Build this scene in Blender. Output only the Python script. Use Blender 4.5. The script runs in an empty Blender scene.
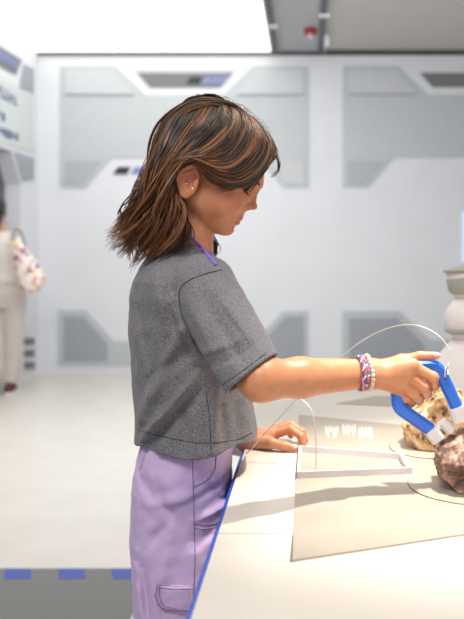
import bpy, bmesh, math, random
import numpy as np
from mathutils import Vector, Matrix
random.seed(7); rng = np.random.default_rng(7)
SC = bpy.context.scene; COL = SC.collection
F = 780.0; CX = 306.0; CY = 258.0; CZ = 1.13          # focal length in pixels, vanishing point, eye height

def P(px, py, Y):
    return np.array([(px-CX)*Y/F, Y, CZ-(py-CY)*Y/F])
def A(*v): return np.array(v, float)

# ------------------------------------------------------------------ materials
def srgb(r, g, b):
    f = lambda c: (c/255/12.92) if c/255 <= .04045 else ((c/255+.055)/1.055)**2.4
    return (f(r), f(g), f(b), 1.0)
def mat(name, col, rough=.5, metal=0, col2=None, scale=20, detail=4, lo=.35, hi=.65, bump=0, bscale=None,
        emit=None, estr=0, sss=0, spec=.5, coat=0, stretch=None, trans=0, sheen=0):
    m = bpy.data.materials.new(name); m.use_nodes = True
    nt = m.node_tree; b = nt.nodes['Principled BSDF']
    b.inputs['Base Color'].default_value = col
    b.inputs['Roughness'].default_value = rough
    b.inputs['Metallic'].default_value = metal
    b.inputs['Specular IOR Level'].default_value = spec
    b.inputs['Coat Weight'].default_value = coat
    b.inputs['Sheen Weight'].default_value = sheen
    b.inputs['Transmission Weight'].default_value = trans
    if sss:
        b.inputs['Subsurface Weight'].default_value = sss
        b.inputs['Subsurface Radius'].default_value = (.012, .005, .003)
        b.inputs['Subsurface Scale'].default_value = 1.0
    if emit:
        b.inputs['Emission Color'].default_value = emit
        b.inputs['Emission Strength'].default_value = estr
    tc = nt.nodes.new('ShaderNodeTexCoord'); mp = nt.nodes.new('ShaderNodeMapping')
    nt.links.new(tc.outputs['Object'], mp.inputs['Vector'])
    if stretch: mp.inputs['Scale'].default_value = stretch
    nz = nt.nodes.new('ShaderNodeTexNoise'); nz.inputs['Scale'].default_value = scale; nz.inputs['Detail'].default_value = detail
    nt.links.new(mp.outputs[0], nz.inputs['Vector'])
    rp = nt.nodes.new('ShaderNodeValToRGB')
    rp.color_ramp.elements[0].position = lo; rp.color_ramp.elements[1].position = hi
    rp.color_ramp.elements[0].color = col2 if col2 else tuple(c*.96 for c in col[:3])+(1,)
    rp.color_ramp.elements[1].color = col
    nt.links.new(nz.outputs['Fac'], rp.inputs[0]); nt.links.new(rp.outputs[0], b.inputs['Base Color'])
    if bump:
        n2 = nt.nodes.new('ShaderNodeTexNoise'); n2.inputs['Scale'].default_value = bscale or scale; n2.inputs['Detail'].default_value = 5
        nt.links.new(mp.outputs[0], n2.inputs['Vector'])
        bp = nt.nodes.new('ShaderNodeBump'); bp.inputs['Strength'].default_value = bump; bp.inputs['Distance'].default_value = .002
        nt.links.new(n2.outputs['Fac'], bp.inputs['Height']); nt.links.new(bp.outputs[0], b.inputs['Normal'])
    m['b'] = 1
    return m
def mix_attr(m, attr, col):
    """blend the base colour towards col where the mesh attribute is 1"""
    nt = m.node_tree; b = nt.nodes['Principled BSDF']
    src = b.inputs['Base Color'].links[0].from_socket
    at = nt.nodes.new('ShaderNodeAttribute'); at.attribute_name = attr
    mx = nt.nodes.new('ShaderNodeMix'); mx.data_type = 'RGBA'
    nt.links.new(at.outputs['Fac'], mx.inputs['Factor']); nt.links.new(src, mx.inputs['A']); mx.inputs['B'].default_value = col
    nt.links.new(mx.outputs['Result'], b.inputs['Base Color'])

# ------------------------------------------------------------------ objects
def tag(o, label=None, cat=None, group=None, kind=None):
    if label: o['label'] = label
    if cat: o['category'] = cat
    if group: o['group'] = group
    if kind: o['kind'] = kind
    return o
def empty(name, loc, label, cat, group=None):
    o = bpy.data.objects.new(name, None); COL.objects.link(o); o.location = loc; o.empty_display_size = .05
    return tag(o, label, cat, group)
def link(name, me, m, parent=None, smooth=True):
    o = bpy.data.objects.new(name, me); COL.objects.link(o)
    if m and not me.materials: me.materials.append(m)
    if smooth:
        me.polygons.foreach_set('use_smooth', np.ones(len(me.polygons), bool))
    if parent:
        o.parent = parent; o.matrix_parent_inverse = Matrix.Translation(parent.location).inverted() if parent.type == 'EMPTY' else Matrix()
    me.update(); return o
def mesh_np(name, V, Q):
    me = bpy.data.meshes.new(name)
    V = np.asarray(V, np.float32); Q = np.asarray(Q, np.int32); n = Q.shape[1]
    me.vertices.add(len(V)); me.vertices.foreach_set('co', V.ravel())
    me.loops.add(Q.size); me.loops.foreach_set('vertex_index', Q.ravel())
    me.polygons.add(len(Q)); me.polygons.foreach_set('loop_start', np.arange(0, Q.size, n, dtype=np.int32))
    me.update(calc_edges=True); me.validate(); return me
def from_bm(name, bm, m, parent=None, smooth=False, bevel=0):
    if bevel:
        bmesh.ops.bevel(bm, geom=[e for e in bm.edges if len(e.link_faces) == 2 and e.calc_face_angle(0) > .5], offset=bevel, segments=2, affect='EDGES', profile=.6)
    bmesh.ops.recalc_face_normals(bm, faces=bm.faces)
    me = bpy.data.meshes.new(name); bm.to_mesh(me); bm.free()
    return link(name, me, m, parent, smooth)
def bm_box(bm, lo, hi):
    lo = Vector(lo); hi = Vector(hi)
    r = bmesh.ops.create_cube(bm, size=1)
    for v in r['verts']:
        v.co = Vector([(lo[i]+hi[i])/2 + v.co[i]*(hi[i]-lo[i]) for i in range(3)])
    return r['verts']
def box(name, lo, hi, m, parent=None, bevel=0):
    bm = bmesh.new(); bm_box(bm, lo, hi); return from_bm(name, bm, m, parent, bevel=bevel)
def bm_prism(bm, pts, off):
    """pts: 3-D polygon, off: extrusion vector"""
    a = [bm.verts.new(tuple(p)) for p in pts]; b = [bm.verts.new(tuple(np.array(p)+np.array(off))) for p in pts]
    bm.faces.new(a); bm.faces.new(b[::-1]); n = len(a)
    for i in range(n): bm.faces.new((a[i], a[(i+1) % n], b[(i+1) % n], b[i]))
def prism(name, pts, off, m, parent=None, bevel=0):
    bm = bmesh.new(); bm_prism(bm, pts, off); return from_bm(name, bm, m, parent, bevel=bevel)
def catmull(pts, n):
    pts = np.array(pts, float); k = len(pts)
    Pp = np.vstack([2*pts[0]-pts[1], pts, 2*pts[-1]-pts[-2]])
    out = []
    for t in np.linspace(0, k-1, n):
        i = min(int(t), k-2); u = t-i; p0, p1, p2, p3 = Pp[i:i+4]
        out.append(.5*((2*p1)+(-p0+p2)*u+(2*p0-5*p1+4*p2-p3)*u*u+(-p0+3*p1-3*p2+p3)*u**3))
    return np.array(out)
def tubes(S, R, sides=5):
    """S: (n,k,3) strands, R: (n,k) radii -> verts, quads"""
    n, k, _ = S.shape
    T = np.gradient(S, axis=1); T /= np.linalg.norm(T, axis=2, keepdims=True)+1e-9
    ref = np.tile(A(.31, .87, .38), (n, k, 1))
    U = np.cross(T, ref); U /= np.linalg.norm(U, axis=2, keepdims=True)+1e-9
    W = np.cross(T, U)
    a = np.linspace(0, 2*np.pi, sides, endpoint=False)
    V = S[:, :, None]+R[:, :, None, None]*(np.cos(a)[None, None, :, None]*U[:, :, None]+np.sin(a)[None, None, :, None]*W[:, :, None])
    idx = np.arange(n*k*sides).reshape(n, k, sides)
    q = np.stack([idx[:, :-1], np.roll(idx[:, :-1], -1, 2), np.roll(idx[:, 1:], -1, 2), idx[:, 1:]], -1)
    return V.reshape(-1, 3), q.reshape(-1, 4)
def tube(name, pts, r, m, parent=None, sides=8, n=None, taper=False):
    pts = np.array(pts, float) if n is None else catmull(pts, n)
    R = np.full((1, len(pts)), r); 
    if taper: R = R*np.linspace(1, .3, len(pts))[None]
    V, Q = tubes(pts[None], R, sides); me = mesh_np(name, V, Q)
    bm = bmesh.new(); bm.from_mesh(me); bmesh.ops.holes_fill(bm, edges=[e for e in bm.edges if e.is_boundary]); bm.to_mesh(me); bm.free()
    return link(name, me, m, parent)
def lathe(name, prof, m, parent=None, origin=(0,0,0), axis=(0,0,1), seg=40):
    prof = np.array(prof, float); a = np.linspace(0, 2*np.pi, seg, endpoint=False)
    V = np.stack([prof[:, 0][:, None]*np.cos(a), prof[:, 0][:, None]*np.sin(a), np.repeat(prof[:, 1][:, None], seg, 1)], -1).reshape(-1, 3)
    q = Vector((0,0,1)).rotation_difference(Vector(axis)).to_matrix(); V = V@np.array(q).T+np.array(origin)
    idx = np.arange(len(V)).reshape(len(prof), seg)
    Q = np.stack([idx[:-1], np.roll(idx[:-1], -1, 1), np.roll(idx[1:], -1, 1), idx[1:]], -1).reshape(-1, 4)
    me = mesh_np(name, V, Q)
    bm = bmesh.new(); bm.from_mesh(me); bmesh.ops.holes_fill(bm, edges=[e for e in bm.edges if e.is_boundary]); bm.to_mesh(me); bm.free()
    return link(name, me, m, parent)

# ------------------------------------------------------------------ implicit surfaces
def nrm(v): return np.sqrt((v*v).sum(-1))
def ell(p, c, r):
    q = p-np.array(c); r = np.array(r); k0 = nrm(q/r); k1 = nrm(q/(r*r))+1e-9
    return k0*(k0-1)/k1
def cone(p, a, b, ra, rb):
    a = np.array(a, float); b = np.array(b, float); ba = b-a; pa = p-a
    h = np.clip((pa@ba)/(ba@ba), 0, 1)
    return nrm(pa-h[:, None]*ba)-(ra+(rb-ra)*h)
def smin(a, b, k):
    h = np.clip(.5+.5*(b-a)/k, 0, 1); return b+(a-b)*h-k*h*(1-h)
def smax(a, b, k): return -smin(-a, -b, k)
def chain(p, pts, rad, k=.004):
    d = None
    for i in range(len(pts)-1):
        e = cone(p, pts[i], pts[i+1], rad[i], rad[i+1]); d = e if d is None else np.minimum(d, e)
    return d
def column(p, tab):
    """tab rows: z, cx, cy, ax, ay - an elliptical column with varying section"""
    t = np.array(tab); t = t[t[:, 0].argsort()]; z = p[:, 2]
    cx, cy, ax, ay = [np.interp(z, t[:, 0], t[:, i]) for i in (1, 2, 3, 4)]
    k = np.sqrt(((p[:, 0]-cx)/ax)**2+((p[:, 1]-cy)/ay)**2)
    d = (k-1)*np.minimum(ax, ay)*.9
    return np.maximum(d, np.maximum(t[0, 0]-z, z-t[-1, 0]))
def rotm(ax, deg): return np.array(Matrix.Rotation(math.radians(deg), 3, ax))
_h = rng.random(4096)
def vnoise(p, s):
    q = p*s; i = np.floor(q).astype(int); f = q-i; f = f*f*(3-2*f); r = 0
    for dx in (0, 1):
        for dy in (0, 1):
            for dz in (0, 1):
                hh = _h[((i[:, 0]+dx)*73+(i[:, 1]+dy)*179+(i[:, 2]+dz)*283) % 4096]
                r = r+hh*(f[:, 0] if dx else 1-f[:, 0])*(f[:, 1] if dy else 1-f[:, 1])*(f[:, 2] if dz else 1-f[:, 2])
    return r*2-1
def mesh_sdf(f, lo, hi, h, slack=1.5):
    B = 14; lo = np.array(lo, float); hi = np.array(hi, float)
    nb = np.ceil((hi-lo)/(B*h)).astype(int)+1; N = nb*B+2
    g = np.stack(np.meshgrid(*[np.arange(n) for n in nb], indexing='ij'), -1).reshape(-1, 3)
    d = f(lo+(g+.5)*B*h); g = g[np.abs(d) < B*h*.87*slack]
    ar = np.arange(B+1); loc = np.stack(np.meshgrid(ar, ar, ar, indexing='ij'), -1)
    key = lambda c: (c[..., 0]*N[1]+c[..., 1])*N[2]+c[..., 2]
    KV, VV, QQ = [], [], []
    cor = np.array([(i, j, k) for i in (0, 1) for j in (0, 1) for k in (0, 1)])
    edges = [(a, b) for a in range(8) for b in range(a+1, 8) if np.abs(cor[a]-cor[b]).sum() == 1]
    for s in range(0, len(g), 24):
        gb = g[s:s+24]; gi = gb[:, None, None, None]*B+loc[None]
        v = f((lo+gi.reshape(-1, 3)*h)).reshape(gi.shape[:-1])
        C = np.stack([v[:, i:B+i, j:B+j, k:B+k] for i, j, k in cor], -1)
        m = (C < 0); mx = m.any(-1) & ~m.all(-1)
        if not mx.any(): continue
        w = np.nonzero(mx); cv = C[w]; base = gi[w[0], w[1], w[2], w[3]]
        acc = np.zeros((len(cv), 3)); cnt = np.zeros(len(cv))
        for a, b in edges:
            x = (cv[:, a] < 0) != (cv[:, b] < 0)
            t = np.where(x, cv[:, a]/(cv[:, a]-cv[:, b]+1e-12*(~x)), 0)
            acc += np.where(x[:, None], cor[a]+(cor[b]-cor[a])*t[:, None], 0); cnt += x
        VV.append(lo+(base+acc/cnt[:, None])*h); KV.append(key(base))
        for ax in range(3):
            o = np.eye(3, dtype=int)[ax]
            v0 = v[:, :B, :B, :B]; v1 = v[:, o[0]:B+o[0], o[1]:B+o[1], o[2]:B+o[2]]
            x = (v0 < 0) != (v1 < 0); w = np.nonzero(x)
            c = gi[w[0], w[1], w[2], w[3]]; flip = (v0[w] < 0)
            b1 = np.eye(3, dtype=int)[(ax+1) % 3]; b2 = np.eye(3, dtype=int)[(ax+2) % 3]
            q = np.stack([key(c-b1-b2), key(c-b2), key(c), key(c-b1)], -1)
            q[~flip] = q[~flip][:, ::-1]; QQ.append(q)
    K = np.concatenate(KV); V = np.concatenate(VV); Q = np.concatenate(QQ)
    o = K.argsort(); K = K[o]; V = V[o]
    i = np.searchsorted(K, Q); i[i >= len(K)] = 0; ok = (K[i] == Q).all(1)
    return V, i[ok]
def attr(me, name, vals):
    a = me.attributes.new(name, 'FLOAT', 'POINT'); a.data.foreach_set('value', np.asarray(vals, np.float32))
def crease(p, a, b, amp, w, yc=1.372):
    """a soft fold in the cloth on the near side of the figure: seen from its side it runs from a to b"""
    k = A(1, 0, 1); t = np.clip((yc-p[:, 1])/.05, 0, 1); v = b-a; v = v*k; L2 = v@v; q = (p-a)*k
    u = (q@v)/L2; h = np.clip(u, 0, 1); side = (q[:, 0]*v[2]-q[:, 2]*v[0])/math.sqrt(L2)
    d = nrm(q-h[:, None]*v); w2 = np.where(side > 0, w*.75, w*1.35)
    return amp*np.exp(-(d/w2)**2)*t*(.35+.65*np.sin(np.clip(h, .08, .92)*3.1416))
def hit(px, py, f, y0=1.0, y1=1.7):
    """where the line of sight of a pixel meets a surface"""
    Ys = np.arange(y0, y1, .001); v = f(np.stack([(px-CX)*Ys/F, Ys, CZ-(py-CY)*Ys/F], -1))
    i = np.nonzero(v < 0)[0]
    return P(px, py, Ys[i[0]]-.0005) if len(i) else P(px, py, y1)

# ================================================================== materials
M_wall = mat('wall_paint', srgb(219, 222, 227), .55, col2=srgb(216, 219, 224), scale=3)
M_wallg = mat('wall_panel_grey', srgb(186, 192, 196), .5, col2=srgb(182, 188, 192), scale=30)
M_wallg2 = mat('wall_panel_mid', srgb(172, 176, 184), .5, scale=30)
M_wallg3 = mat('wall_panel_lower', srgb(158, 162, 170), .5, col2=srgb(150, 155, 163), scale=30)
M_dark = mat('wall_dark_inset', srgb(112, 116, 116), .5, scale=40)
M_black = mat('black_print', srgb(30, 36, 40), .5)
M_bluep = mat('lavender_print', srgb(125, 132, 185), .5)
M_navy = mat('navy_print', srgb(42, 68, 135), .5)
M_floor = mat('floor_resin', srgb(214, 210, 203), .35, col2=srgb(208, 204, 197), scale=5)
M_mat = mat('grey_carpet', srgb(128, 130, 128), .9, col2=srgb(112, 114, 113), scale=300, bump=.3)
M_matblue = mat('blue_carpet', srgb(82, 98, 168), .9, scale=300)
M_ceil = mat('ceiling_beige', srgb(205, 202, 198), .7, scale=80)
M_ceil2 = mat('ceiling_grey', srgb(186, 188, 192), .7, scale=60)
M_rail = mat('rail_grey', srgb(74, 78, 80), .4, metal=.3)
M_trim = mat('dark_gap', srgb(60, 60, 58), .6)
M_light = mat('light_box', (1, 1, 1, 1), .5, emit=(1, .965, .90, 1), estr=1.7)
M_screen = mat('screen_glow', srgb(150, 190, 235), .3, emit=srgb(175, 208, 250), estr=.9)
M_table = mat('table_laminate', srgb(214, 208, 198), .38, col2=srgb(211, 205, 195), scale=6)
M_blue = mat('blue_edge', srgb(38, 84, 190), .4)
M_plate = mat('plate_print', srgb(172, 163, 150), .42, col2=srgb(167, 158, 145), scale=8)
M_white = mat('white_plastic', srgb(232, 230, 232), .35)
M_offw = mat('disc_white', srgb(214, 208, 198), .4)
M_line = mat('dark_line', srgb(70, 66, 62), .7)
M_mag = mat('magnet_blue', srgb(36, 112, 226), .32, col2=srgb(32, 104, 216), scale=40, coat=.2)
M_steel = mat('steel_cable', srgb(205, 200, 190), .35, metal=.5)
M_chrome = mat('chrome', srgb(200, 200, 205), .2, metal=1)
M_robot = mat('robot_white', srgb(226, 220, 218), .45, scale=12)
M_robotg = mat('robot_ring', srgb(158, 162, 150), .5, scale=20)

# ================================================================== room
ZC = 3.18; YB = 7.72; XL = -2.65
def S(o): o['kind'] = 'structure'; return o
S(box('floor', (XL-1.6, -1.6, -.1), (4.2, YB+.15, 0), M_floor))
S(box('wall_back', (XL-1.6, YB, 0), (4.2, YB+.15, ZC+.12), M_wall))
S(box('wall_right', (4.2, -1.6, -.1), (4.35, YB+.15, ZC+.12), M_wall))
# left wall with an opening (Y 5.6..7.22, up to 2.02 m, its top corner cut obliquely)
def LW(px, py): Y = F*(-XL)/(CX-px); return A(XL, Y, CZ-(py-CY)*Y/F)
oy = LW(21, 185); ot = LW(12, 151)
pts = [(XL, -1.6, 0), (XL, 5.5, 0), (XL, 5.5, ot[2]), (XL, ot[1], ot[2]), (XL, oy[1], oy[2]), (XL, oy[1], 0), (XL, YB, 0), (XL, YB, ZC), (XL, -1.6, ZC)]
S(prism('wall_left', pts, (-.15, 0, 0), M_wall))
S(box('wall_passage', (XL-1.6, 4.5, 0), (XL-1.5, YB, ZC), mat('passage_blue', srgb(150, 160, 180), .6)))
S(box('ceiling', (XL-1.6, 2.0, ZC), (4.35, YB+.15, ZC+.12), M_ceil))
S(box('trim_1', (XL, YB-.03, ZC-.045), (4.2, YB, ZC), M_trim))

lt = empty('ceiling_light', (-1.5, 5.4, ZC), 'large bright white luminous ceiling panel left of the dark rails', 'ceiling light')
box('diffuser', (XL+.01, 3.0, ZC-.02), (-.345, YB-.04, ZC), M_light, lt)
box('frame', (-.345, 3.0, ZC-.03), (-.325, YB-.04, ZC), mat('light_frame', srgb(170, 170, 168), .4), lt)
for k, x in enumerate((-.325, .115)):
    rl = empty('ceiling_rail', (x+.03, 5.4, ZC-.03), ('dark ceiling rail bordering the bright luminous panel', 'dark ceiling rail between grey strip and beige ceiling panel')[k], 'rail', 'dark rails on the ceiling')
    bm = bmesh.new(); bm_box(bm, (x, 3.0, ZC-.035), (x+.055, YB-.04, ZC)); from_bm('rail_body', bm, M_rail, rl)
    box('edge_strip', (x+.055, 3.0, ZC-.03), (x+.08, YB-.04, ZC), mat('rail_edge', srgb(165, 168, 165), .4, metal=.2), rl)
    cy = (6.75, 6.45)[k]; c = box('clip', (x-.005, cy, ZC-.05), (x+.08, cy+.05, ZC-.03), M_white, rl)
    if k: lathe('sensor', [(.02, 0), (.024, .05), (.022, .1), (.012, .11)], M_white, rl, (x+.075, 7.05, ZC-.14))
tag(box('ceiling_panel', (-.245, 3.0, ZC-.015), (.115, YB-.04, ZC), M_ceil2), 'narrow pale grey ceiling strip between the two dark rails', 'ceiling panel')
sp = empty('fire_detector', (.04, 6.92, ZC-.02), 'small red fire detector on the grey ceiling strip', 'detector')
lathe('red_body', [(.0, 0), (.055, .0), (.06, .03), (.045, .05)], mat('red_plastic', srgb(165, 30, 30), .4), sp, (.04, 6.92, ZC-.065))
lathe('nozzle', [(.012, 0), (.018, .04)], M_white, sp, (.04, 6.92, ZC-.105))

# ---- panels on the back wall
def WB(px, py, d=0): return A((px-CX)*YB/F, YB-d, CZ-(py-CY)*YB/F)
def wshape(name, px, m, parent, d0=0, d1=.012, bevel=0):
    return prism(name, [WB(x, y, 0)-A(0, d0, 0) for x, y in px], (0, -(d1-d0), 0), m, parent, bevel)
def upper(ox, label, full):
    t = empty('wall_panel', tuple(WB(184+ox, 130)), label, 'wall panel')
    mir = lambda L: [(369-x, y) for x, y in L][::-1]
    sh = lambda L: [(x+ox, y) for x, y in L]
    left = [(112, 158), (86, 188), (60, 188), (60, 66), (116, 66), (146, 95)]
    wshape('panel_board', sh(left+mir(left)), M_wallg, t, 0, .010)
    tl = [(66, 71), (111, 71), (133, 94), (66, 94)]; bl = [(65, 161), (101, 161), (82, 184), (65, 184)]
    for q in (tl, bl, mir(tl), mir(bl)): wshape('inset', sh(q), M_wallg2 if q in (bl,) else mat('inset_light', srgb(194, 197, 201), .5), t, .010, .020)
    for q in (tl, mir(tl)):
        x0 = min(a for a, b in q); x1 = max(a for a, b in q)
        wshape('painted_shadow_strip', sh([(x0, 94), (x1, 94), (x1, 95.3), (x0, 95.3)]), M_wallg3, t, .010, .026)  # darker strip paints in the shadow along the bottom of the inset
    wshape('dark_inset', sh([(137, 73), (233, 73), (220, 87.5), (150, 87.5)]), M_dark, t, 0, .012)
    wshape('light_surround', sh([(122, 66), (247, 66), (236, 70), (133, 70)]), M_wall, t, 0, .012)
    wshape('black_mark', sh([(191, 77), (203, 77), (199, 84.5), (186, 84.5)]), M_black, t, .012, .016)
    for k in range(3): wshape('lavender_mark', sh([(206+k*8, 77), (212.5+k*8, 77), (208+k*8, 84.5), (201.5+k*8, 84.5)]), M_bluep, t, .012, .016)
    if full: wshape('black_mark', sh([(118, 167), (131, 167), (127, 174.5), (113, 174.5)]), M_black, t, .0, .008)
    if full: wshape('lavender_mark', sh([(135, 167), (148, 167), (144, 174.5), (131, 174.5)]), M_bluep, t, .0, .008)
upper(0, 'large pale grey-green wall panel with cut corners behind the girl', True)
upper(282.5, 'large pale grey wall panel with cut corners at upper right of back wall', False)
def lower(px, inner, label):
    t = empty('wall_panel', tuple(WB(px[0][0], px[0][1])), label, 'wall panel')
    wshape('panel_board', px, M_wallg, t, 0, .010)
    for q in inner: wshape('inset', q, M_wallg3, t, .010, .018)
L = [(58, 310), (86, 310), (114, 341), (150, 341)]
lower(L+[(219, 341), (254, 341), (283, 311), (309, 311), (309, 366), (58, 366)],
      [[(64, 316), (83, 316), (108, 344), (108, 361), (64, 361)], [(304, 316), (286, 316), (262, 343), (262, 361), (304, 361)]],
      'low grey wall panel with sloped shoulders behind the girl')
lower([(342, 311), (400, 311), (430, 340), (560, 340), (590, 311), (640, 311), (640, 366), (342, 366)],
      [[(349, 318), (397, 318), (424, 345), (424, 361), (349, 361)]],
      'low grey wall panel with sloped shoulder behind the cable arc')
sc = empty('wall_screen', (1.9, YB-.02, 1.35), 'pale blue glowing wall screen at right edge of the photo', 'screen')
box('display', (1.55, YB-.045, 1.09), (2.5, YB-.04, 1.58), M_screen, sc)
box('casing', (1.54, YB-.04, 1.08), (2.51, YB, 1.59), M_white, sc)

# ---- left wall sign and panels
def lshape(name, px, m, parent=None, d0=0, d1=.012):
    return prism(name, [LW(x, y)+A(d0, 0, 0) for x, y in px], (d1-d0, 0, 0), m, parent)
sg = empty('wall_sign', tuple(LW(10, 110)), 'pale sign board with dark blue lettering on the left wall', 'sign')
lshape('board', [(-60, 45), (-14, 68), (16, 88), (33, 97), (33, 152), (-60, 124)], mat('sign_pale', srgb(205, 212, 212), .5), sg, 0, .01)
def lettering(x0, y0, x1, y1, hgt, n, seed):
    r = random.Random(seed); bmx = bmesh.new()
    for i in range(n):
        a = i/n; b = (i+.62)/n; xa = x0+(x1-x0)*a; xb = x0+(x1-x0)*b; ya = y0+(y1-y0)*a; yb = y0+(y1-y0)*b
        h1 = hgt*r.choice((.7, 1, 1, .8)); k = r.random()
        bm_prism(bmx, [LW(xa, ya)+A(.01, 0, 0), LW(xa+(xb-xa)*.4, ya)+A(.01, 0, 0), LW(xa+(xb-xa)*.4, ya+h1)+A(.01, 0, 0), LW(xa, ya+h1)+A(.01, 0, 0)], (.004, 0, 0))
        bm_prism(bmx, [LW(xa, ya+(h1-2.2)*k)+A(.01, 0, 0), LW(xb, yb+(h1-2.2)*k)+A(.01, 0, 0), LW(xb, yb+(h1-2.2)*k+2.4)+A(.01, 0, 0), LW(xa, ya+(h1-2.2)*k+2.4)+A(.01, 0, 0)], (.004, 0, 0))
        if r.random() < .6: bm_prism(bmx, [LW(xb-(xb-xa)*.35, yb)+A(.01, 0, 0), LW(xb, yb)+A(.01, 0, 0), LW(xb, yb+h1)+A(.01, 0, 0), LW(xb-(xb-xa)*.35, yb+h1)+A(.01, 0, 0)], (.004, 0, 0))
    return from_bm('lettering', bmx, M_navy, sg)
lettering(-40, 58, 17, 98, 12, 13, 1); lettering(-40, 91, 5, 114, 9, 10, 2); lettering(-40, 112, 18, 134, 9, 16, 3)
gr = empty('wall_grille', tuple(LW(8, 60)), 'grey-blue slanted grille panel above the sign on left wall', 'grille')
lshape('frame', [(-20, 34), (21, 60), (15, 75), (-20, 56)], M_dark, gr, 0, .01)
bm = bmesh.new()
for i in range(9):
    a = -14+i*3.6; bm_prism(bm, [LW(x, y)+A(.01, 0, 0) for x, y in ((a, 42.5+i*2.15), (a+2.2, 44+i*2.15), (a+1.2, 52.5+i*2.1), (a-1, 51+i*2.1))], (.006, 0, 0))
from_bm('slats', bm, M_bluep, gr)
tag(lshape('wall_inset', [(23, 64), (33, 69), (33, 93), (19, 87)], M_wallg3), 'small grey panel beside the grille near wall corner', 'wall panel')
tag(lshape('wall_inset', [(14, 152), (33, 158), (33, 180), (22, 181)], M_wallg3), 'grey angular panel on left wall just right of the opening', 'wall panel')
for k, y in enumerate((338, 350, 362)):
    tag(lshape('wall_vent', [(24, y), (33.5, y), (33.5, y+6.5), (24, y+7)], M_dark), ('top', 'middle', 'bottom')[k]+' one of three small grey vents low on the left wall', 'vent', 'small vents low on the left wall')

# ---- floor mat
fm = empty('floor_mat', (-.6, 2.4, 0), 'grey carpet strip with blue slanted dashes along its edge', 'mat')
box('carpet', (-2.6, .2, 0), (-.55, 2.83, .004), M_mat, fm)
for k in range(8):
    x = -1.09-.192*4+k*.192
    prism('blue_dash', [(x, 2.825, .004), (x+.095, 2.825, .004), (x+.125, 2.735, .004), (x+.03, 2.735, .004)], (0, 0, .0012), M_matblue, fm)

# ================================================================== table
ZT = .76; XT = -.118
tb = empty('exhibit_table', (.7, 1.4, 0), 'large white exhibit table with blue edge in front of the girl', 'table')
Yr = lambda x: 2.0+(x-XT)*.62
top = [(XT, .45, ZT), (1.7, .45, ZT), (1.7, Yr(1.7), ZT), (-.21, 1.94, ZT), (-.21, 1.66, ZT), (XT, 1.6, ZT)]
prism('table_top', top, (0, 0, -.04), M_table, tb)
prism('table_base', [(XT+.02, .5, 0), (1.66, .5, 0), (1.66, Yr(1.66), 0), (XT+.02, 1.97, 0)], (0, 0, ZT-.04), mat('table_side', srgb(225, 222, 216), .4), tb)
prism('edge_trim', [(XT, .45, ZT-.001), (XT-.007, .45, ZT-.006), (XT-.008, .45, ZT-.05), (XT, .45, ZT-.05)], (0, 1.14, 0), M_blue, tb)
box('seam', (XT, 1.046, ZT-.001), (-.018, 1.048, ZT+.0004), mat('seam_grey', srgb(170, 165, 158), .6), tb)
pl = empty('graphic_plate', (.25, 1.4, ZT), 'beige printed plate set into the white tabletop under the rocks', 'plate')
prism('board', [(-.017, .949, ZT), (-.017, 1.83, ZT), (.9, 1.38, ZT), (.9, 1.31, ZT)], (0, 0, .0025), M_plate, pl)
prism('gap_line', [(-.0195, .949, ZT), (-.0182, 1.04, ZT), (-.017, 1.04, ZT), (-.017, .949, ZT)], (0, 0, .0008), M_line, pl)
bm = bmesh.new(); r = random.Random(4)
def T(px, py, z=ZT+.0025): Y = F*(CZ-z)/(py-CY); return A((px-CX)*Y/F, Y, z)
for blk, (x0, y0, n) in enumerate(((325, 426, 6), (342.5, 424, 6), (359, 427, 6))):
    for i in range(n):
        x = x0+i*2.35; h = r.choice((6, 8, 10, 11)); ys = y0+r.random()*2
        bm_prism(bm, [T(x, ys), T(x+.9, ys), T(x+.9+h*.1, ys+h), T(x+h*.1, ys+h)], (0, 0, .0006))
from_bm('lettering', bm, mat('print_white', srgb(245, 243, 238), .5), pl)['label'] = 'white blurred lettering'
tag(prism('recessed_panel', [T(336, 404, ZT), T(420, 408, ZT), T(420, 398, ZT), T(375, 396.5, ZT)], (0, 0, .0015), M_plate), 'thin beige wedge-shaped inlay near the far edge of the table', 'inlay')

# tray frame
fr = empty('tray_frame', (.08, 1.38, ZT), 'low white rectangular frame on the table beside her resting hand', 'frame')
q = [T(297, 478.5), T(412, 474), T(403, 459), T(299, 451)]; q2 = []
c = sum(q)/4
q2 = [p+(c-p)/np.linalg.norm(c-p)*.008 for p in q]
for k in range(4):
    a, b, a2, b2 = q[k], q[(k+1) % 4], q2[k], q2[(k+1) % 4]
    prism('rail', [a, b, b2, a2], (0, 0, .011), M_white, fr)

def disc(c, r, label):
    t = empty('rotating_disc', (c[0], c[1], ZT+.0025), label, 'disc', 'thin round discs under the rocks')
    dd_ = lathe('disc_plate', [(r, 0), (r, .0012), (r*.5, .0012), (.002, .0012)], M_plate, t, (c[0], c[1], ZT+.0025), seg=72); dd_.data.shade_flat()
    lathe('rim', [(r+.0011, 0), (r+.0011, .0007), (r, .0007), (r, 0)], M_line, t, (c[0], c[1], ZT+.0025), seg=72)
disc((.272, 1.262), .106, 'thin white disc under the nearer dark rock'); disc((.25, 1.512), .088, 'thin white disc under the farther golden rock')

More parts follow.
